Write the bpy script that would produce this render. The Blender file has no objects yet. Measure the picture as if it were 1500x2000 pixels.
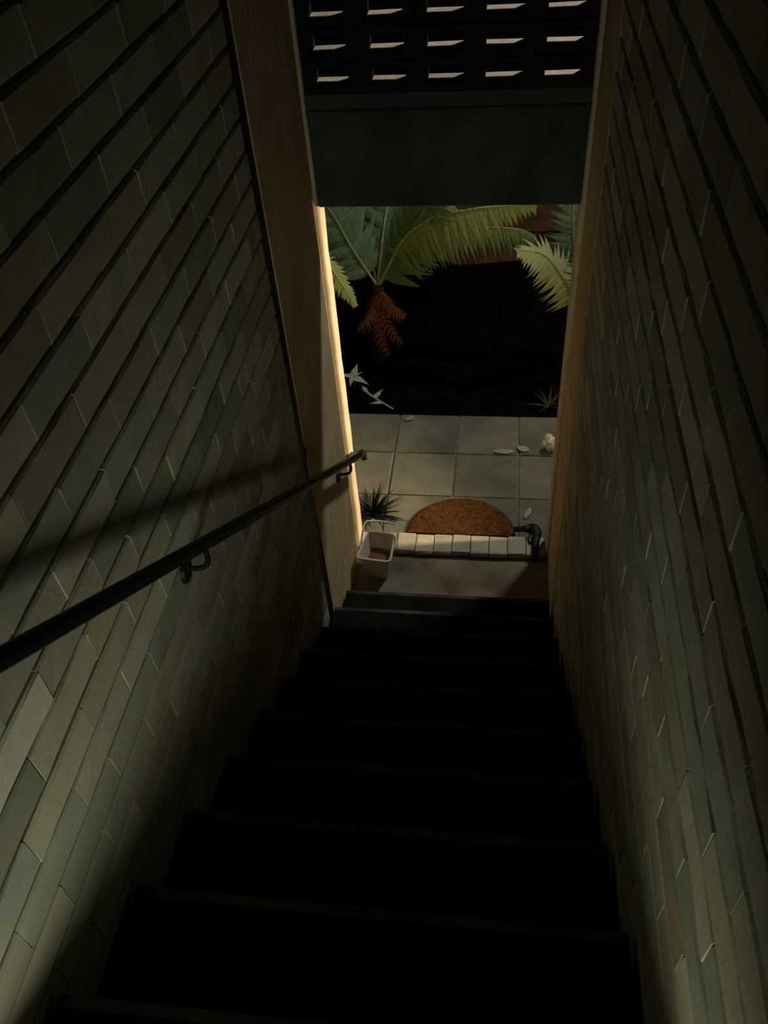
import bpy, bmesh, math, random
from mathutils import Vector, Matrix, noise
S = bpy.context.scene
COL = S.collection

# ------------------------------------------------------------------ camera, world, lights, exposure
cam_d = bpy.data.cameras.new('camera'); cam = bpy.data.objects.new('camera', cam_d); COL.objects.link(cam)
cam_d.sensor_fit = 'HORIZONTAL'; cam_d.sensor_width = 36; cam_d.lens = 36 * 1644 / 1500
cam_d.clip_start = 0.01
W2C = Matrix(((0.991, 0.115, -0.066), (-0.035, 0.706, 0.708), (0.127, -0.699, 0.704)))
q = W2C.transposed().to_quaternion(); q.normalize()
cam.rotation_mode = 'QUATERNION'; cam.rotation_quaternion = q
cam.location = (0, 0, 3.7)
S.camera = cam
vs = S.view_settings
S.display_settings.display_device = 'sRGB'
vs.view_transform = 'Standard'; vs.look = 'None'; vs.gamma = 1; vs.use_curve_mapping = False
vs.exposure = 0.0

wd = bpy.data.worlds.new('night'); S.world = wd; wd.use_nodes = True
bg = wd.node_tree.nodes['Background']
bg.inputs[0].default_value = (0.35, 0.42, 0.55, 1); bg.inputs[1].default_value = 0.0015

def lamp(name, kind, loc, power, color, **kw):
    d = bpy.data.lights.new(name, kind); o = bpy.data.objects.new(name, d); COL.objects.link(o)
    d.energy = power; d.color = color; o.location = loc
    for k, v in kw.items():
        if k == 'aim':
            o.rotation_euler = (Vector(v) - Vector(loc)).to_track_quat('-Z', 'Y').to_euler()
        else:
            setattr(d, k, v)
    return o
# the room behind the viewer: a low lamp standing on the upper landing
lamp('landing_lamp', 'AREA', (-0.05, -0.52, 2.365), 4.5, (0.98, 1.0, 0.74), shape='DISK', size=0.38, aim=(-0.32, 0.50, 1.80), spread=math.radians(120))
# outside: a warm lamp on the house wall to the right of the doorway, and a far garden lamp
lamp('wall_lamp', 'SPOT', (1.9, 3.64, 1.45), 430.0, (1.0, 0.72, 0.42), shadow_soft_size=0.05, spot_size=math.radians(62), spot_blend=0.6, aim=(-0.77, 3.40, 1.02))
lamp('garden_lamp', 'POINT', (1.5, 5.3, 5.2), 270.0, (1.0, 0.99, 0.84), shadow_soft_size=0.2)

# ------------------------------------------------------------------ helpers
def link(name, me, mat=None, parent=None, loc=None):
    o = bpy.data.objects.new(name, me); COL.objects.link(o)
    if mat is not None and me is not None and not me.materials: me.materials.append(mat)
    if parent is not None: o.parent = parent
    if loc is not None: o.location = loc
    return o
def tag(o, label=None, cat=None, group=None, kind=None):
    if label: o['label'] = label
    if cat: o['category'] = cat
    if group: o['group'] = group
    if kind: o['kind'] = kind
    return o
def empty(name, loc):
    o = bpy.data.objects.new(name, None); COL.objects.link(o); o.location = loc; return o
def mesh(name, vs_, fs, smooth=False):
    me = bpy.data.meshes.new(name); me.from_pydata([tuple(v) for v in vs_], [], fs); me.update()
    if smooth:
        for p in me.polygons: p.use_smooth = True
    return me
def bm_mesh(name, bm, smooth=False):
    me = bpy.data.meshes.new(name); bm.normal_update(); bm.to_mesh(me); bm.free()
    if smooth:
        for p in me.polygons: p.use_smooth = True
    return me
def box(bm, x0, x1, y0, y1, z0, z1, bev=0.0, seg=1):
    r = bmesh.ops.create_cube(bm, size=1)
    for v in r['verts']:
        v.co = Vector(((x0+x1)/2 + v.co.x*(x1-x0), (y0+y1)/2 + v.co.y*(y1-y0), (z0+z1)/2 + v.co.z*(z1-z0)))
    if bev:
        es = list({e for v in r['verts'] for e in v.link_edges})
        bmesh.ops.bevel(bm, geom=es, offset=bev, segments=seg, affect='EDGES', profile=0.5)
def boxmesh(name, *a, **k):
    bm = bmesh.new(); box(bm, *a, **k); return bm_mesh(name, bm)
def tube(bm, pts, r, seg=12, cap=True):
    pts = [Vector(p) for p in pts]; n = len(pts)
    rs = r if isinstance(r, (list, tuple)) else [r]*n
    rings = []; ref = None
    for i, p in enumerate(pts):
        t = (pts[min(i+1, n-1)] - pts[max(i-1, 0)]).normalized()
        if ref is None:
            ref = Vector((1, 0, 0)) if abs(t.x) < 0.9 else Vector((0, 0, 1))
        a = (ref - t*ref.dot(t)).normalized(); ref = a; b = t.cross(a)
        rings.append([bm.verts.new(p + (a*math.cos(2*math.pi*k/seg) + b*math.sin(2*math.pi*k/seg))*rs[i]) for k in range(seg)])
    for i in range(n-1):
        for k in range(seg):
            bm.faces.new((rings[i][k], rings[i][(k+1) % seg], rings[i+1][(k+1) % seg], rings[i+1][k]))
    if cap:
        bm.faces.new(rings[0][::-1]); bm.faces.new(rings[-1])
def spline(P, n):
    P = [Vector(p) for p in P]; Q = [P[0]*2 - P[1]] + P + [P[-1]*2 - P[-2]]
    out = []; m = len(P)-1
    for i in range(n+1):
        u = i/n*m; k = min(int(u), m-1); t = u-k
        a, b, c, d = Q[k], Q[k+1], Q[k+2], Q[k+3]
        out.append(0.5*((2*b) + (c-a)*t + (2*a-5*b+4*c-d)*t*t + (3*b-a-3*c+d)*t**3))
    return out

# ------------------------------------------------------------------ materials
def mat(name, col, rough=0.8, var=0.25, scale=8.0, bump=0.2, bscale=60.0, spec=0.3, objcol=False, stain=None, metal=0.0, trans=0.0):
    m = bpy.data.materials.new(name); m.use_nodes = True; nt = m.node_tree; N = nt.nodes; L = nt.links
    b = N['Principled BSDF']; b.inputs['Roughness'].default_value = rough
    b.inputs['Specular IOR Level'].default_value = spec; b.inputs['Metallic'].default_value = metal
    tc = N.new('ShaderNodeTexCoord')
    nz = N.new('ShaderNodeTexNoise'); nz.inputs['Scale'].default_value = scale; nz.inputs['Detail'].default_value = 6
    co = tc.outputs['Object']
    if objcol:
        oi = N.new('ShaderNodeObjectInfo'); ad = N.new('ShaderNodeVectorMath'); ad.operation = 'ADD'
        sc = N.new('ShaderNodeVectorMath'); sc.operation = 'SCALE'; sc.inputs['Scale'].default_value = 37.0
        cb = N.new('ShaderNodeCombineXYZ')
        for i in range(3): L.new(oi.outputs['Random'], cb.inputs[i])
        L.new(cb.outputs[0], sc.inputs[0]); L.new(sc.outputs[0], ad.inputs[0]); L.new(co, ad.inputs[1]); co = ad.outputs[0]
    L.new(co, nz.inputs['Vector'])
    mr = N.new('ShaderNodeMapRange'); mr.inputs[1].default_value = 0.3; mr.inputs[2].default_value = 0.7
    mr.inputs[3].default_value = 1-var; mr.inputs[4].default_value = 1+var
    L.new(nz.outputs[0], mr.inputs[0])
    mx = N.new('ShaderNodeMix'); mx.data_type = 'RGBA'; mx.blend_type = 'MULTIPLY'; mx.inputs[0].default_value = 1
    if objcol: L.new(oi.outputs['Color'], mx.inputs[6])
    else: mx.inputs[6].default_value = (*col, 1)
    L.new(mr.outputs[0], mx.inputs[7]); out = mx.outputs[2]
    if stain:
        n2 = N.new('ShaderNodeTexNoise'); n2.inputs['Scale'].default_value = stain[1]; n2.inputs['Detail'].default_value = 4
        L.new(co, n2.inputs['Vector'])
        r2 = N.new('ShaderNodeMapRange'); r2.inputs[1].default_value = 0.48; r2.inputs[2].default_value = 0.66
        L.new(n2.outputs[0], r2.inputs[0])
        m2 = N.new('ShaderNodeMix'); m2.data_type = 'RGBA'; L.new(r2.outputs[0], m2.inputs[0])
        L.new(out, m2.inputs[6]); m2.inputs[7].default_value = (*stain[0], 1); out = m2.outputs[2]
    L.new(out, b.inputs['Base Color'])
    if bump:
        n3 = N.new('ShaderNodeTexNoise'); n3.inputs['Scale'].default_value = bscale; n3.inputs['Detail'].default_value = 5
        L.new(co, n3.inputs['Vector'])
        bp = N.new('ShaderNodeBump'); bp.inputs['Strength'].default_value = bump; bp.inputs['Distance'].default_value = 0.01
        L.new(n3.outputs[0], bp.inputs['Height']); L.new(bp.outputs[0], b.inputs['Normal'])
    if trans:
        t = N.new('ShaderNodeBsdfTranslucent'); L.new(out, t.inputs['Color'])
        s = N.new('ShaderNodeMixShader'); s.inputs[0].default_value = trans
        L.new(b.outputs[0], s.inputs[1]); L.new(t.outputs[0], s.inputs[2])
        L.new(s.outputs[0], N['Material Output'].inputs[0])
    return m
M = dict(
    brick=mat('pale_brick', None, 0.85, 0.10, 9, 0.10, 45, objcol=True),
    mortar=mat('mortar', (0.24, 0.21, 0.15), 0.95, 0.35, 30, 0.8, 90),
    plaster=mat('plaster', (0.64, 0.50, 0.32), 0.8, 0.2, 6, 0.3, 25, stain=((0.55, 0.40, 0.22), 3.0)),
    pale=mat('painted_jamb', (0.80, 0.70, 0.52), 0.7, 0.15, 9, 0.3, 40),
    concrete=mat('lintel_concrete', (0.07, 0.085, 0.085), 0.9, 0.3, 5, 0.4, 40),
    block=mat('screen_block', None, 0.9, 0.15, 20, 0.5, 60, objcol=True),
    faceshade=mat('block_face_shade', (0.035, 0.032, 0.030), 0.95, 0.3, 5, 0.3, 40, spec=0.05),  # dark copy of the block: shade on its faces put into the colour
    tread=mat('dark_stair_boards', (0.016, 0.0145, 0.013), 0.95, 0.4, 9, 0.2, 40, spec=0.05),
    nosing=mat('lit_nosing', (0.08, 0.074, 0.068), 0.9, 0.6, 7, 0.2, 40, spec=0.08),  # paler than the tread: faint light along the edge put into the colour
    floor=mat('landing_floor', (0.26, 0.23, 0.17), 0.85, 0.3, 6, 0.4, 40, stain=((0.12, 0.10, 0.07), 3.0)),
    paver=mat('concrete_paver', None, 0.85, 0.18, 7, 0.35, 60, objcol=True, stain=((0.13, 0.13, 0.10), 2.2)),
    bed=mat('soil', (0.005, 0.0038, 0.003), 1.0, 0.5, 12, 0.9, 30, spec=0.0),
    garden=mat('garden_wall', (0.16, 0.075, 0.035), 0.9, 0.4, 5, 0.5, 30, stain=((0.08, 0.05, 0.02), 4.0)),
    iron=mat('black_iron', (0.012, 0.010, 0.009), 0.5, 0.3, 20, 0.15, 80, spec=0.4),
    coir=mat('coir', (0.165, 0.074, 0.028), 1.0, 0.35, 30, 0.9, 200, spec=0.05),
    coir_edge=mat('coir_edge', (0.07, 0.04, 0.02), 0.95, 0.3, 30, 0.4, 100, spec=0.1),
    white=mat('white_plastic', (0.80, 0.74, 0.68), 0.45, 0.06, 8, 0.05, 30, trans=0.1),
    dirt=mat('brown_bottom', (0.20, 0.11, 0.06), 0.95, 0.4, 30, 0.5, 60),
    black=mat('black_plastic', (0.010, 0.011, 0.010), 0.55, 0.2, 20, 0.1, 80),
    paper=mat('white_paper', (0.80, 0.80, 0.78), 0.8, 0.08, 12, 0.2, 40),
    dryleaf=mat('pale_dry_leaf', (0.42, 0.40, 0.30), 0.8, 0.2, 30, 0.3, 60),
    leaf=mat('fern_green', (0.24, 0.36, 0.15), 0.55, 0.25, 9, 0.15, 60, trans=0.4),
    lime=mat('fern_lime', (0.40, 0.50, 0.18), 0.5, 0.2, 9, 0.15, 60, trans=0.45),
    teal=mat('fern_bluegreen', (0.19, 0.32, 0.21), 0.6, 0.25, 9, 0.15, 60, trans=0.4),
    palefern=mat('fern_pale', (0.58, 0.66, 0.34), 0.5, 0.2, 9, 0.15, 60, trans=0.45),
    stem=mat('fern_stem', (0.36, 0.44, 0.20), 0.5, 0.2, 20, 0.1, 60),
    dead=mat('dead_frond', (0.30, 0.11, 0.045), 0.85, 0.35, 30, 0.2, 60, trans=0.15),
    trunk=mat('fern_trunk', (0.05, 0.026, 0.014), 0.95, 0.4, 30, 0.8, 60),
    tuft=mat('dark_blades', (0.010, 0.022, 0.012), 0.6, 0.3, 9, 0.1, 60),
    weed=mat('dull_weed', (0.045, 0.055, 0.03), 0.8, 0.2, 9, 0.1, 60),
    seedling=mat('pale_leaf', (0.50, 0.55, 0.45), 0.6, 0.2, 12, 0.1, 60, trans=0.2),
)

# ------------------------------------------------------------------ dimensions
XL, XR = -0.785, 0.33            # faces of the brick side walls
JL, JR = -0.768, 0.310           # reveals of the doorway
YI, YO = 3.335, 3.46             # inner and outer face of the door wall
ZLINT = 2.137                    # underside of the lintel
R_, Q_, Y0, Z0 = 0.275, 0.20, 0.393, 2.0     # run, rise, first nosing
def stair_z(y):                  # tread height under a point of the stair
    if y < Y0 - R_: return 2.2
    k = math.ceil((y - Y0)/R_)
    return max(0.0, Z0 - Q_*k) if k >= 0 else Z0
CEIL = 4.35

# ------------------------------------------------------------------ setting: floors
fl = link('floor', boxmesh('floor', XL-0.1, XR+0.1, 2.80, YO, -0.12, 0.0), M['floor']); tag(fl, kind='structure')
up = link('floor', boxmesh('floor_upper', XL-0.1, XR+0.1, -1.6, Y0-R_, 2.0, 2.2), M['tread']); tag(up, kind='structure')
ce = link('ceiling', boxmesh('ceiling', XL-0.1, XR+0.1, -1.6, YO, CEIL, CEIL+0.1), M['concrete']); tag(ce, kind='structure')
wb = link('wall_back', boxmesh('wall_back', XL-0.1, XR+0.1, -1.7, -1.6, 2.0, CEIL), M['plaster']); tag(wb, kind='structure')

# ------------------------------------------------------------------ setting: brick side walls
rng = random.Random(5)
BL, BH, BD = 0.2655, 0.0865, 0.05
def brick_mesh(seed, near=-1):
    r = random.Random(seed); j = lambda s=0.0018: r.uniform(-s, s)
    y, z, b = BL/2, BH/2, 0.005
    e0, e3 = 0.3, 0.3
    ys = [-y, -y*0.4, y*0.35, y]; V = []; F = []
    def ring(x, ins):
        idx = []
        pts = [(ys[i]+(ins*e0 if i == 0 else -ins*e3 if i == 3 else 0), -z+ins+j()) for i in range(4)]
        pts += [(ys[i]+(ins*e0 if i == 0 else -ins*e3 if i == 3 else 0), z-ins+j()) for i in (3, 2, 1, 0)]
        for (a, c) in pts:
            idx.append(len(V)); V.append((x + (j(0.0012) if ins else 0), a + j(), c))
        return idx
    r0 = ring(-BD, 0.0); r1 = ring(-b, 0.0); r2 = ring(0.0, b)
    for A, B in ((r0, r1), (r1, r2)):
        for i in range(8): F.append((A[i], A[(i+1) % 8], B[(i+1) % 8], B[i]))
    F += [(r2[0], r2[1], r2[6], r2[7]), (r2[1], r2[2], r2[5], r2[6]), (r2[2], r2[3], r2[4], r2[5])]
    return mesh('brick', V, F)
BRICKS = [brick_mesh(i, -1) for i in range(7)] + [brick_mesh(i+50, 1) for i in range(7)]
for m_ in BRICKS: m_.materials.append(M['brick'])
PAL = [(0.52, 0.50, 0.38), (0.44, 0.43, 0.33), (0.48, 0.42, 0.30), (0.40, 0.39, 0.32), (0.56, 0.53, 0.40), (0.42, 0.35, 0.25), (0.50, 0.50, 0.42)]
PITCH, LP = 0.0965, 0.268
def brick_wall(name, face, sign, yend, kind_seed, mirror_shift=0.0):
    r = random.Random(kind_seed)
    bm = bmesh.new()
    if sign > 0: box(bm, face-0.22, face-0.011, -1.6, yend, -0.1, CEIL+0.1)
    else: box(bm, face+0.011, face+0.22, -1.6, yend, -0.1, CEIL+0.1)
    root = link(name, bm_mesh(name, bm), M['mortar']); tag(root, kind='structure')
    for k in range(-6, 31):
        zt = 3.7 - 0.714 - PITCH*k; zc = zt - PITCH/2
        off = (0.92 if k % 2 == 0 else 1.036) + (0.045 if k >= 7 else 0) + mirror_shift
        for n in range(-6, 12):
            ya = off + LP*n; yb = ya + LP
            a, b = max(ya, -0.25), min(yb, yend)
            if b - a < 0.05: continue
            if zt < stair_z(b - 0.02) - 0.0 and zt < stair_z(a + 0.02): continue
            o = link('brick', BRICKS[r.randrange(7) + (0 if sign > 0 else 7)], None, root)
            L_ = b - a - 0.0006 if (b < yend) else b - a - 0.004
            o.location = (face + sign*r.uniform(-0.0008, 0.0008), (a+b)/2 + r.uniform(-0.001, 0.001), zc + r.uniform(-0.0015, 0.0015))
            o.scale = (1, L_/BL, 1)
            o.rotation_euler = (r.uniform(-0.006, 0.006), 0, (0 if sign > 0 else math.pi))
            c = PAL[r.randrange(7)]; v = r.uniform(0.82, 1.14)
            if k == 5 and abs(ya - 0.5) < 0.02 and sign > 0: c, v = (0.66, 0.65, 0.54), 1.15
            o.color = (c[0]*v, c[1]*v, c[2]*v*r.uniform(0.94, 1.06), 1)
    return root
YS0, YS1 = 2.535, 2.615          # the dark open joint before the plastered pier
wl = brick_wall('wall_left', XL, 1, YS0, 11)
wr = brick_wall('wall_right', XR, -1, 2.86, 23, 0.07)
# left: recessed joint and plastered pier up to the doorway
jb = link('joint_shade', boxmesh('joint_shade', XL-0.22, XL-0.004, YS0, YS1, -0.1, CEIL+0.1), M['black'], wl)  # black strip standing in for the shade inside the open joint
pl = link('plaster_pier', boxmesh('plaster_pier', XL-0.22, XL+0.001, YS1, YI, -0.1, CEIL+0.1), M['plaster'], wl); pl['label'] = 'beige plastered end of the brick wall'
pr = link('plaster_pier', boxmesh('plaster_pier', XR-0.001, XR+0.22, 2.86, YI, -0.1, CEIL+0.1), M['plaster'], wr); pr['label'] = 'plastered end of the brick wall'

# ------------------------------------------------------------------ setting: door wall with lintel and pierced block screen
def wavy_jamb(name, x0, x1, y0, y1, z0, z1, face):      # a slightly uneven, rounded plaster reveal
    n = 30; V = []; F = []
    prof = [(x0, y0), (x1-0.012*face, y0), (x1-0.004*face, y0+0.006), (x1, y0+0.016), (x1, y1-0.016), (x1-0.004*face, y1-0.006), (x1-0.012*face, y1), (x0, y1)]
    for i in range(n+1):
        z = z0 + (z1-z0)*i/n
        for k, (a, b) in enumerate(prof):
            w = 0.006*noise.noise(Vector((a*3, b*9, z*5))) if 0 < k < 7 else 0
            V.append((a + w*0.6, b + (w if k > 3 else 0), z))
    m = len(prof)
    for i in range(n):
        for k in range(m):
            f = (i*m+k, i*m+(k+1) % m, (i+1)*m+(k+1) % m, (i+1)*m+k)
            F.append(f if face > 0 else f[::-1])
    return mesh(name, V, F)
wf = link('wall_front', boxmesh('wall_front', -6.0, XL-0.22, YI, YO, -0.1, 5.2), M['plaster']); tag(wf, kind='structure')
link('wall_section', boxmesh('wall_section', XR+0.22, 6.0, YI, YO, -0.1, 5.2), M['plaster'], wf)
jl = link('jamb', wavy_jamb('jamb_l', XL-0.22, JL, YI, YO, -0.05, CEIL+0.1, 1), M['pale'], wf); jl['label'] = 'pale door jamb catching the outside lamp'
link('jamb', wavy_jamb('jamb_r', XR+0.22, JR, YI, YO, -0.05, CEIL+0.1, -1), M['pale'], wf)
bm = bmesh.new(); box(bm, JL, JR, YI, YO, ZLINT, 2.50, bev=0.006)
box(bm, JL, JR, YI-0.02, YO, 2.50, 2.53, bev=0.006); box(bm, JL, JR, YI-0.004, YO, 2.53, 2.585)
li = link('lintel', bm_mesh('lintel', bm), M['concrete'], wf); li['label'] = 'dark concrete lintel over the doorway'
# pierced blocks: frame of four bars around an opening
bw, bh, ow, oh = 0.2156, 0.1115, 0.138, 0.066
def vent_mesh():
    bm = bmesh.new(); e = 0.0015
    x, t = bw/2 - e, bh - 2*e
    V = [bm.verts.new((a, y, c)) for y in (0, YO-YI) for (a, c) in ((-x, e), (x, e), (x, t), (-x, t), (-ow/2, 0.022), (ow/2, 0.022), (ow/2, 0.022+oh), (-ow/2, 0.022+oh))]
    for s in (0, 8):
        for i in range(4):
            f = [V[s+i], V[s+(i+1) % 4], V[s+4+(i+1) % 4], V[s+4+i]]
            bm.faces.new(f if s == 0 else f[::-1])
    for i in range(4):
        j = (i+1) % 4
        bm.faces.new((V[i], V[8+i], V[8+j], V[j])); bm.faces.new((V[4+i], V[4+j], V[12+j], V[12+i]))
    bmesh.ops.recalc_face_normals(bm, faces=bm.faces)
    for f in bm.faces: f.material_index = 0 if f.normal.z > 0.5 and f.calc_center_median().z < 0.05 else 1  # lit sill stays pale, every other face gets the painted shade
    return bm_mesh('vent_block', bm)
VM = vent_mesh(); VM.materials.append(M['block']); VM.materials.append(M['faceshade'])
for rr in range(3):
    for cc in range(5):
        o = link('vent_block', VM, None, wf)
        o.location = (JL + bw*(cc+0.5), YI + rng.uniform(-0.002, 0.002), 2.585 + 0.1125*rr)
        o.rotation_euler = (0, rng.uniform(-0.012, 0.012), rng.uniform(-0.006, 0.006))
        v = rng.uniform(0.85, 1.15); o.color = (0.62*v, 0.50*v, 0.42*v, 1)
link('wall_section', boxmesh('wall_top', JL, JR, YI, YO, 2.585+0.1125*3, 5.2), M['concrete'], wf)
link('wall_section', boxmesh('wall_topcap', XL-0.22, XR+0.22, YI+0.02, YO, CEIL, 5.2), M['plaster'], wf)

# ------------------------------------------------------------------ brick-on-edge door sill
sill = link('trim_1', boxmesh('sill_bed', JL, JR, 3.325, 3.455, 0.0, 0.028), M['mortar']); tag(sill, kind='structure')
n = 10; w = (JR-JL)/n
for i in range(n):
    bm = bmesh.new(); box(bm, -w/2+0.0015, w/2-0.0015, -0.069, 0.069, 0, 0.038, bev=0.007, seg=2)
    for v in bm.verts: v.co += Vector((0, rng.uniform(-0.003, 0.003), rng.uniform(-0.002, 0.002)))
    o = link('brick', bm_mesh('sill_brick', bm), M['brick'], sill); o.location = (JL + w*(i+0.5), 3.388 + rng.uniform(-0.004, 0.004), 0.012 + rng.uniform(-0.002, 0.003))
    c = rng.uniform(0.42, 0.52); o.color = (c, c*0.97, c*0.82, 1)

# ------------------------------------------------------------------ staircase
st = empty('staircase', (0, Y0, 0)); tag(st, 'dark flight of steps going down between the brick walls', 'stairs')
for k in range(10):
    yn = Y0 + R_*k; z = Z0 - Q_*k
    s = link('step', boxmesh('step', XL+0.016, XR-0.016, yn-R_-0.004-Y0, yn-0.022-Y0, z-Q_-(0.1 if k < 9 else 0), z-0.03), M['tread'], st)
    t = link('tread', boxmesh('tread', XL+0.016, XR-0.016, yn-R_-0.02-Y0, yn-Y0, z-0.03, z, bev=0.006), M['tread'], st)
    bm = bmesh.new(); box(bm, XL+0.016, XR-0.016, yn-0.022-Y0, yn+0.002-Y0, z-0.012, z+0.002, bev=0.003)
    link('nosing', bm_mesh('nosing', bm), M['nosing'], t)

# ------------------------------------------------------------------ handrail on the left wall
RX, RS = -0.712, -0.724
def rz(y): return 2.705 + (y - 0.656)*RS
hr = empty('handrail', (RX, 1.5, rz(1.5))); tag(hr, 'black round handrail sloping down the left brick wall', 'handrail')
def hobj(name, bm, parent=None, sm=True, mt='iron'):
    o = link(name, bm_mesh(name, bm, sm), M[mt], parent or hr)
    o.location = -hr.location if parent is None else (0, 0, 0); return o
pts = [(RX, y, rz(y)) for y in (-0.15, 0.4, 1.0, 1.6, 2.2, 2.8, 3.2)]
pts += [(RX, 3.32, rz(3.32)+0.002), (RX, 3.40, rz(3.40)+0.012), (RX, 3.435, rz(3.43)-0.002), (RX, 3.445, rz(3.43)-0.026), (RX, 3.438, rz(3.43)-0.05)]
bm = bmesh.new(); tube(bm, pts, [0.0185]*7 + [0.017]*3 + [0.017, 0.0175], 14); hobj('rail', bm)
for yb in (1.36, 3.09):
    z = rz(yb)
    bm = bmesh.new()
    tube(bm, spline([(RX, yb, z-0.012), (RX, yb, z-0.055), (RX-0.008, yb-0.005, z-0.075), (-0.74, yb-0.01, z-0.082), (-0.772, yb-0.012, z-0.082)], 16), 0.0075, 8)
    br = hobj('bracket', bm)
    bm = bmesh.new(); c = Vector((-0.7795, yb-0.012, z-0.095))
    tube(bm, [c, c+Vector((0.010, 0, 0))], [0.032, 0.029], 16)
    hobj('mount_plate', bm, br, False)
    for dz in (0.018, -0.018):
        bm = bmesh.new(); tube(bm, [c+Vector((0.009, 0, dz)), c+Vector((0.013, 0, dz))], [0.005, 0.004], 8)
        hobj('screw', bm, br, False)

# ------------------------------------------------------------------ outside: paving, bed, garden wall
gr = link('floor', boxmesh('paving_base', -4.5, 4.5, YO, 4.655, -0.14, -0.012), M['mortar']); tag(gr, kind='structure')
PX = 0.412
for j_, (ya, yb) in enumerate(((3.46, 3.838), (3.838, 4.248), (4.248, 4.66))):
    for i in range(-8, 9):
        x0 = -0.254 + PX*i; e = 0.005
        bm = bmesh.new(); box(bm, x0+e, x0+PX-e, ya+e, yb-e, -0.06, 0.0, bev=0.006, seg=2)
        for v in bm.verts: v.co.x += rng.uniform(-0.0015, 0.0015); v.co.y += rng.uniform(-0.0015, 0.0015)
        o = link('paver', bm_mesh('paver', bm), M['paver'], gr); o.location.z = rng.uniform(-0.003, 0.0)
        c = rng.uniform(0.18, 0.21); o.color = (c, c*rng.uniform(0.97, 1.02), c*0.82, 1)
# soil bed, uneven
V = []; F = []; nx, ny = 70, 44
for j_ in range(ny+1):
    for i in range(nx+1):
        x = -4.5 + 9*i/nx; y = 4.655 + 5.0*j_/ny
        V.append((x, y, -0.05 + 0.05*noise.noise(Vector((x*2.2, y*2.2, 0))) + 0.02*noise.noise(Vector((x*9, y*9, 3)))))
for j_ in range(ny):
    for i in range(nx):
        a = j_*(nx+1)+i; F.append((a, a+1, a+nx+2, a+nx+1))
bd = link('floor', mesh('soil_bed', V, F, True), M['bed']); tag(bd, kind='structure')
gw = link('garden_wall', boxmesh('garden_wall', -4.5, 4.5, 6.9, 7.1, -0.1, 0.24, bev=0.01), M['garden'])
tag(gw, 'low brown garden wall behind the ferns at the back of the bed', 'garden wall')
bm = bmesh.new(); box(bm, -4.5, 4.5, 6.86, 7.14, 0.245, 0.75, bev=0.012)
link('coping', bm_mesh('coping', bm), M['garden'], gw)

# ------------------------------------------------------------------ doormat
dm = empty('doormat', (-0.185, 3.50, 0)); tag(dm, 'half round brown coir doormat outside the brick sill', 'doormat')
def halfdisc(a, b, z0, z1, n=40):
    bm = bmesh.new(); lo = []; hi = []
    for i in range(n+1):
        t = math.pi*i/n; x, y = a*math.cos(t), b*math.sin(t)
        lo.append(bm.verts.new((x, y, z0))); hi.append(bm.verts.new((x, y, z1)))
    bm.faces.new(hi); bm.faces.new(lo[::-1])
    for i in range(n+1):
        j = (i+1) % (n+1); bm.faces.new((lo[i], lo[j], hi[j], hi[i]))
    return bm
MA, MB_ = 0.327, 0.312
link('mat_base', bm_mesh('mat_base', halfdisc(MA, MB_, 0.0005, 0.008)), M['coir_edge'], dm)
link('pile', bm_mesh('pile', halfdisc(MA-0.012, MB_-0.012, 0.008, 0.014)), M['coir'], dm)
V = []; F = []; r = random.Random(3)
while len(F) < 5200:
    x, y = r.uniform(-MA, MA), r.uniform(0.004, MB_)
    if (x/(MA-0.01))**2 + (y/(MB_-0.01))**2 > 1: continue
    t = r.uniform(0, 6.28); d = Vector((math.cos(t), math.sin(t), 0))*0.0016; k = len(V)
    tip = Vector((x+r.uniform(-.006, .006), y+r.uniform(-.006, .006), r.uniform(0.018, 0.024)))
    V += [Vector((x, y, 0.013))+d, Vector((x, y, 0.013))-d, tip]; F.append((k, k+1, k+2))
tag(link('bristles', mesh('bristles', V, F), M['coir'], dm), kind='stuff')

# ------------------------------------------------------------------ white bucket
bk = empty('bucket', (-0.640, 3.205, 0)); tag(bk, 'open white plastic bucket with a bail handle inside the left jamb', 'bucket'); bk.rotation_euler.z = -0.11
def rrect(hx, hy, r_, z, n=5):
    out = []
    for cx, cy, a0 in ((hx-r_, hy-r_, 0), (-hx+r_, hy-r_, 90), (-hx+r_, -hy+r_, 180), (hx-r_, -hy+r_, 270)):
        for i in range(n):
            a = math.radians(a0 + 90*i/(n-1)); out.append(Vector((cx+r_*math.cos(a), cy+r_*math.sin(a), z)))
    return out
rings = [rrect(.058, .072, .018, 0.002), rrect(.086, .104, .024, .188), rrect(.094, .112, .028, .188), rrect(.094, .112, .028, .200), rrect(.083, .101, .022, .200), rrect(.081, .099, .022, .19), rrect(.055, .069, .016, .010)]
V = [Vector((v.x*(1 - 0.9*v.y), v.y, v.z)) for R2 in rings for v in R2]; m_ = 20; F = []
for i in range(len(rings)-1):
    for k in range(m_): F.append((i*m_+k, i*m_+(k+1) % m_, (i+1)*m_+(k+1) % m_, (i+1)*m_+k))
F.append(tuple(range(m_))[::-1]); F.append(tuple((len(rings)-1)*m_+k for k in range(m_)))
link('body', mesh('bucket_body', V, F), M['white'], bk)
bm = bmesh.new()
hi = rrect(.066, .081, .018, .088); lo = rrect(.0535, .0675, .015, .0105)
hi = [Vector((v.x*(1 - 0.9*v.y), v.y, v.z)) for v in hi]; lo = [Vector((v.x*(1 - 0.9*v.y), v.y, v.z)) for v in lo]
hv = [bm.verts.new(p) for p in hi]; lv = [bm.verts.new(p) for p in lo]
bm.faces.new(hv); bm.faces.new(lv[::-1])
for k in range(20): bm.faces.new((lv[k], lv[(k+1) % 20], hv[(k+1) % 20], hv[k]))
o = link('contents', bm_mesh('contents', bm), M['dirt'], bk); o['label'] = 'brown contents in the bottom'
bm = bmesh.new()
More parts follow.
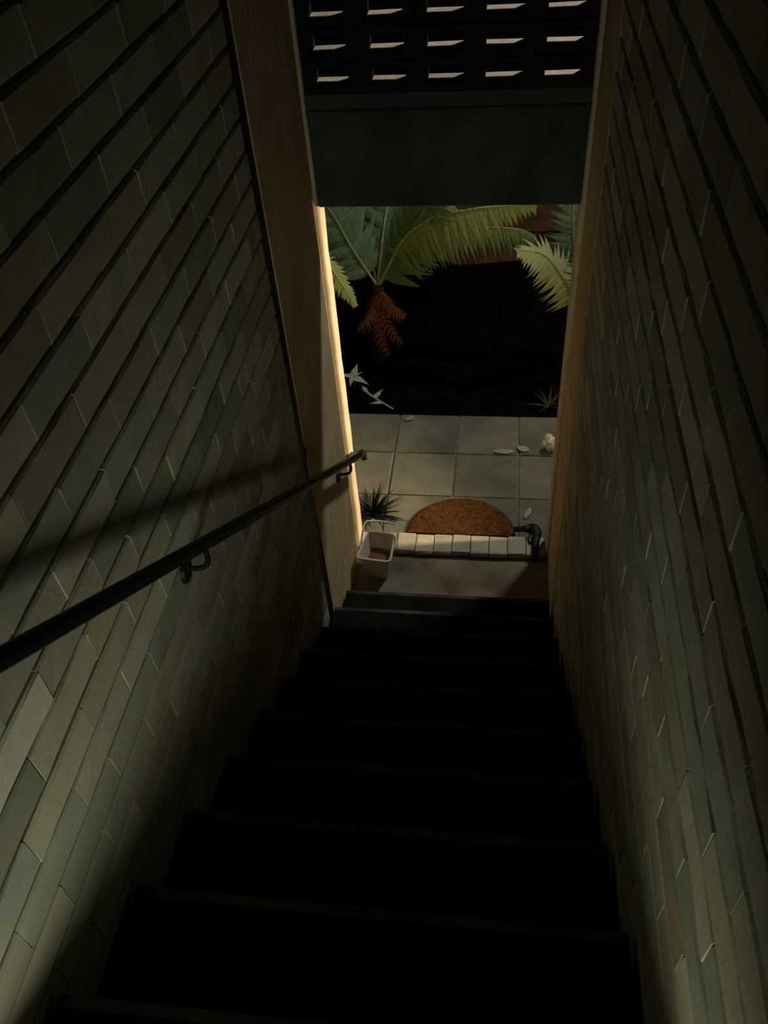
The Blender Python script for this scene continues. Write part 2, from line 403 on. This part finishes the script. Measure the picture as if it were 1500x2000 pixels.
tube(bm, spline([(.098, .0, .192), (.100, .05, .222), (.098, .10, .250), (.080, .122, .262), (0.0, .130, .266), (-.080, .122, .262), (-.098, .10, .250), (-.100, .05, .222), (-.098, .0, .192)], 40), 0.006, 8)
link('bail_handle', bm_mesh('bail', bm, True), M['paper'], bk)

# ------------------------------------------------------------------ black pistol-shaped tool on the sill
tl = empty('hand_tool', (0.245, 3.40, 0.05)); tag(tl, 'black L-shaped hand tool lying across the brick sill at the right jamb', 'tool')
def tobj(name, pts, rr, seg=12, sm=True):
    bm = bmesh.new(); tube(bm, pts, rr, seg); return link(name, bm_mesh(name, bm, sm), M['black'], tl, -tl.location)
tobj('barrel', [(.132, 3.515, .055), (.140, 3.514, .056), (.17, 3.510, .064), (.20, 3.505, .072), (.225, 3.50, .077)], [.013, .018, .017, .021, .027])
tobj('body', spline([(.215, 3.512, .076), (.245, 3.500, .079), (.262, 3.470, .078), (.262, 3.43, .076)], 8), [.022, .028, .032, .033, .033, .031, .029, .026, .022])
tobj('grip', spline([(.262, 3.455, .076), (.256, 3.40, .073), (.252, 3.33, .0695), (.250, 3.262, .066)], 8), [.024, .025, .023, .021, .020, .020, .020, .020, .017])
tobj('trigger', spline([(.228, 3.475, .066), (.215, 3.44, .062), (.226, 3.40, .062)], 6), .006, 8)
tobj('end_cap', [(.2497, 3.268, .066), (.2497, 3.254, .0655)], [.019, .017])

# ------------------------------------------------------------------ small things on the paving
def crumple(seed, r_, stretch):
    bm = bmesh.new(); bmesh.ops.create_icosphere(bm, subdivisions=3, radius=1)
    for v in bm.verts:
        d = 1 + 0.55*noise.noise(v.co*1.7 + Vector((seed, 0, 0))) + 0.25*noise.noise(v.co*4 + Vector((0, seed, 0)))
        v.co = Vector((v.co.x*stretch[0], v.co.y*stretch[1], v.co.z*stretch[2]))*d*r_
    zmin = min(v.co.z for v in bm.verts)
    for v in bm.verts: v.co.z -= zmin
    return bm_mesh('crumple', bm)
sc = link('paper_scrap', crumple(4.2, 0.045, (0.85, 0.9, 1.15)), M['paper'], None, (0.352, 4.30, 0.0)); tag(sc, 'small crumpled white scrap on the paving by the right jamb', 'litter')
def dry_leaf(loc, rot, L, Wd, label):
    V = []; F = []; n = 8
    for i in range(n+1):
        t = i/n; w_ = Wd*math.sin(math.pi*min(0.98, max(0.03, t)))**0.8
        for k, s_ in enumerate((-1, 0, 1)):
            V.append((L*(t-.5), s_*w_/2, 0.003 + 0.006*abs(s_) + 0.004*math.sin(t*7+s_)+.002))
    for i in range(n):
        for k in range(2): a = i*3+k; F.append((a, a+3, a+4, a+1))
    me = mesh('fallen_leaf', V, F, True)
    o = link('fallen_leaf', me, M['dryleaf'], None, loc); o.rotation_euler.z = rot
    sd = o.modifiers.new('s', 'SOLIDIFY'); sd.thickness = 0.0015
    tag(o, label, 'leaf', 'pale fallen leaves on the paving')
dry_leaf((0.060, 4.272, 0), 0.08, 0.135, 0.05, 'longer pale fallen leaf on the paving joint')
dry_leaf((0.185, 4.305, 0), -0.3, 0.085, 0.06, 'short pale fallen leaf between the longer one and the white scrap')
dry_leaf((0.215, 3.70, 0), 1.2, 0.10, 0.035, 'pale fallen leaf on the paving just beyond the black tool')
dry_leaf((-0.60, 4.60, 0), 0.9, 0.07, 0.045, 'pale fallen leaf at the edge of the planting bed')

# ------------------------------------------------------------------ plants
def leaflet_mesh(name, L, Wd, droop=0.18, n=5, fold=0.25):
    V = []; F = []
    for i in range(n+1):
        t = i/n; w_ = Wd*(0.55 + 0.45*math.sin(math.pi*min(1, t*1.25+0.15)))*(1-t**3) + 0.002*Wd
        z = -droop*L*t*t
        V += [(L*t, -w_/2, z - fold*w_/2), (L*t, 0, z), (L*t, w_/2, z - fold*w_/2)]
    for i in range(n):
        for k in range(2): a = i*3+k; F.append((a, a+3, a+4, a+1))
    return mesh(name, V, F, True)
LM = {}
def leaflet(mt, L, Wd, droop):
    key = (mt, round(L, 2), round(Wd, 3), droop)
    if key not in LM:
        me = leaflet_mesh('leaflet', 1.0, Wd/L, droop); me.materials.append(M[mt]); LM[key] = me
    return LM[key]
def frond(root, pts, mt, L, Wd, n=20, droop=0.2, drop=0.0, stem='stem', seed=0, rad=0.008, up=(0, -0.6, 0.8), start=0.12, ang=0.35):
    r = random.Random(seed); P = spline(pts, 24)
    bm = bmesh.new(); tube(bm, P, [rad*(1-0.8*i/24) for i in range(25)], 6)
    f = link('frond', bm_mesh('frond', bm, True), M[stem], root, -root.location)
    up = Vector(up).normalized()
    for i in range(n):
        t = start + (1-start)*(i+0.3)/n; u = t*24; k = min(int(u), 23)
        p = P[k].lerp(P[k+1], u-k); tan = (P[k+1]-P[k]).normalized()
        side = tan.cross(up).normalized(); nor = side.cross(tan).normalized()
        l_ = L*(0.35 + 0.65*math.sin(math.pi*min(1, 0.18+t*0.80))**0.8)*(1.0 if t < 0.8 else 1-(t-0.8)*2.2)
        for s_ in (-1, 1):
            a = ang + r.uniform(-0.12, 0.12) + t*0.35
            d = (side*s_*math.cos(a) + tan*math.sin(a) + Vector((0, 0, -drop)) + nor*r.uniform(-0.18, 0.12)).normalized()
            zz = (nor - d*nor.dot(d)).normalized(); yy = zz.cross(d)
            ll = max(0.02, l_*r.uniform(0.88, 1.1))
            o = link('leaflet', leaflet(mt, L, Wd, droop), None, f)
            o.matrix_local = Matrix(((d.x*ll, yy.x*L, zz.x*ll, p.x), (d.y*ll, yy.y*L, zz.y*ll, p.y), (d.z*ll, yy.z*L, zz.z*ll, p.z), (0, 0, 0, 1)))
    return f
# left tree fern: short trunk, crown of green fronds, skirt of dead brown ones
c = Vector((-0.865, 5.32, 0.62))
ft = empty('tree_fern', (c.x, c.y, -0.06)); tag(ft, 'green tree fern with reddish dead fronds hanging, behind the left jamb', 'fern')
bm = bmesh.new(); tube(bm, [(c.x-0.05, c.y+0.10, -0.12), (c.x-0.04, c.y+.07, 0.15), (c.x-0.01, c.y+.03, 0.42), (c.x, c.y, 0.64)], [.075, .06, .05, .04], 10)
link('trunk', bm_mesh('trunk', bm, True), M['trunk'], ft, -ft.location)
c0 = (c.x, c.y, c.z)
frond(ft, [c0, (-.73, 5.3, .867), (-.561, 5.28, 1.125), (-.43, 5.2, 1.36)], 'leaf', .32, .075, 20, seed=1, rad=.016)
frond(ft, [c0, (-1.008, 5.25, .945), (-1.119, 5.2, 1.237), (-1.23, 5.1, 1.445)], 'teal', .34, .08, 18, seed=2, rad=.011)
frond(ft, [c0, (-.811, 5.4, .99), (-.76, 5.55, 1.25), (-.73, 5.75, 1.45)], 'teal', .36, .08, 18, seed=3, rad=.011)
frond(ft, [c0, (-.95, 5.5, .95), (-1.0, 5.8, 1.2), (-1.05, 6.1, 1.35)], 'teal', .36, .08, 16, seed=4, rad=.011)
frond(ft, [c0, (-.615, 5.25, 1.06), (-.273, 5.18, 1.24), (.20, 5.1, 1.32)], 'lime', .27, .042, 36, drop=0.9, seed=5, rad=.010, start=.2)
frond(ft, [c0, (-.588, 5.40, .90), (-.273, 5.42, 1.00), (.067, 5.42, 1.00), (.22, 5.42, .94)], 'leaf', .24, .040, 34, drop=1.1, seed=6, rad=.009, start=.2)
frond(ft, [c0, (-.60, 5.6, 1.0), (-.40, 5.9, 1.2), (-.1, 6.2, 1.25)], 'leaf', .32, .06, 20, drop=0.5, seed=7, rad=.009)
for s_, P in enumerate(([c0, (-.845, 5.25, .47), (-.78, 5.22, .33), (-.70, 5.22, .20)], [c0, (-.90, 5.26, .50), (-.94, 5.2, .42), (-1.02, 5.18, .34)], [c0, (-.80, 5.24, .55), (-.74, 5.2, .50), (-.66, 5.18, .47)], [c0, (-.87, 5.25, .45), (-.86, 5.2, .30), (-.80, 5.18, .12)])):
    frond(ft, P, 'dead', .10, .018, 12, droop=0.3, drop=0.5, stem='dead', seed=20+s_, rad=.008, start=.1)
# a smaller fern at the far left with a bright frond tip showing past the jamb
fa = empty('fern', (-1.46, 4.85, -0.06)); tag(fa, 'yellow green fern frond poking past the bright left jamb', 'fern', None)
bm = bmesh.new(); tube(bm, [(-1.46, 4.85, -0.10), (-1.46, 4.85, .10)], [.06, .04], 10); link('crown', bm_mesh('crown', bm, True), M['trunk'], fa, -fa.location)
f0 = (-1.46, 4.85, .08)
frond(fa, [f0, (-1.38, 4.85, .90), (-1.14, 4.82, 1.09), (-1.02, 4.80, .95), (-.935, 4.78, .79)], 'lime', .11, .032, 26, drop=.3, seed=31, rad=.009, start=.4)
frond(fa, [f0, (-1.41, 4.88, .80), (-1.27, 4.86, 1.25), (-1.08, 4.82, 1.36)], 'leaf', .14, .035, 22, drop=.3, seed=32, rad=.008, start=.4)
# right fern
fb = empty('fern', (0.66, 5.3, -0.06)); tag(fb, 'pale green fern arching in from behind the right jamb', 'fern')
bm = bmesh.new(); tube(bm, [(.66, 5.3, -.10), (.66, 5.3, .16)], [.06, .04], 10); link('crown', bm_mesh('crown', bm, True), M['trunk'], fb, -fb.location)
f0 = (.66, 5.3, .14)
frond(fb, [f0, (.56, 5.28, .46), (.43, 5.22, .73), (.277, 5.15, .95), (.11, 5.05, 1.04)], 'palefern', .21, .050, 22, drop=.45, seed=41, rad=.011, start=.34)
frond(fb, [f0, (.52, 5.35, .70), (.463, 5.4, 1.05), (.47, 5.45, 1.30)], 'teal', .20, .045, 20, drop=.2, seed=42, rad=.008, start=.3)
frond(fb, [f0, (.60, 5.2, .60), (.56, 5.1, .95), (.50, 5.0, 1.10)], 'teal', .18, .045, 20, drop=.2, seed=43, rad=.008, start=.3)
frond(fb, [f0, (.75, 5.3, .65), (.85, 5.25, 1.0), (.95, 5.2, 1.15)], 'leaf', .20, .045, 18, drop=.2, seed=44, rad=.008, start=.3)

# dark spiky tuft behind the bucket
tf = empty('grass_tuft', (-0.735, 3.64, 0)); tag(tf, 'dark spiky grass tuft behind the white bucket', 'plant')
r = random.Random(9)
bl = leaflet_mesh('blade', 1.0, 0.10, 0.35, 5, 0.4); bl.materials.append(M['tuft'])
for i in range(110):
    a = r.uniform(0, 6.28); e = r.uniform(0.25, 1.4); L_ = r.uniform(0.13, 0.23)
    d = Vector((math.cos(a)*math.cos(e), math.sin(a)*math.cos(e), math.sin(e)))
    if d.x < -0.25 : d.x *= 0.2
    if d.y < -0.2: d.y *= 0.4
    d.normalize(); sd = d.cross(Vector((0, 0, 1))).normalized(); up_ = sd.cross(d)
    o = link('blade', bl, None, tf)
    o.matrix_local = Matrix(((d.x*L_, sd.x*L_, up_.x*L_, 0), (d.y*L_, sd.y*L_, up_.y*L_, 0), (d.z*L_, sd.z*L_, up_.z*L_, 0.004), (0, 0, 0, 1)))
# pale seedling with star of leaves, and its fallen stem, at the edge of the bed
sd_ = empty('seedling', (-1.05, 5.0, -0.03)); tag(sd_, 'small plant with pale star-shaped leaves in the dark bed beside the left jamb', 'plant')
bm = bmesh.new(); tube(bm, spline([(0, 0, 0), (.01, .0, .05), (0, -.01, .11)], 6), .004, 6); link('stem', bm_mesh('seed_stem', bm, True), M['stem'], sd_)
lf = leaflet_mesh('star_leaf', 1.0, 0.42, 0.15, 6, 0.2); lf.materials.append(M['seedling'])
for a, L_, e in ((80, .13, .3), (175, .11, .2), (330, .15, .0), (265, .10, -.1), (20, .08, .35)):
    a = math.radians(a); d = Vector((math.cos(a)*math.cos(e), math.sin(a)*math.cos(e), math.sin(e))); s2 = d.cross(Vector((0, 0, 1))).normalized(); u2 = s2.cross(d)
    o = link('star_leaf', lf, None, sd_)
    o.matrix_local = Matrix(((d.x*L_, s2.x*L_, u2.x*L_, 0), (d.y*L_, s2.y*L_, u2.y*L_, -.01), (d.z*L_, s2.z*L_, u2.z*L_, .11), (0, 0, 0, 1)))
tw = empty('twig', (-0.84, 4.78, -0.03)); tag(tw, 'pale green fallen twig at the bed edge beside the left jamb', 'twig')
bm = bmesh.new(); tube(bm, spline([(-.13, .13, .055), (-.05, .06, .04), (.04, -.03, .05), (.12, -.10, .055)], 10), [.012-.0006*i for i in range(11)], 7)
link('stem', bm_mesh('twig_stem', bm, True), M['seedling'], tw)
for (p, a, L_) in (((-.03, .04, .05), 60, .10), ((.03, -.02, .055), 200, .09), ((-.10, .10, .06), 120, .08)):
    a = math.radians(a); o = link('leaf', lf, None, tw); o.location = p; o.rotation_euler = (0, -.2, a); o.scale = (L_, L_, L_)
# weed beside the right jamb
we = empty('weed', (0.37, 4.82, -0.04)); tag(we, 'faint thin-leaved weed in the bed beside the right jamb', 'plant')
for i in range(14):
    a = r.uniform(0, 6.28); e = r.uniform(.3, 1.2); L_ = r.uniform(.10, .2)
    d = Vector((math.cos(a)*math.cos(e), math.sin(a)*math.cos(e), math.sin(e))); s2 = d.cross(Vector((0, 0, 1))).normalized(); u2 = s2.cross(d)
    if i == 0:
        wl_ = leaflet_mesh('weed_leaf', 1.0, 0.10, 0.3, 5, 0.3); wl_.materials.append(M['weed'])
    o = link('leaf', wl_, None, we)
    o.matrix_local = Matrix(((d.x*L_, s2.x*L_, u2.x*L_, 0), (d.y*L_, s2.y*L_, u2.y*L_, 0), (d.z*L_, s2.z*L_, u2.z*L_, .004), (0, 0, 0, 1)))
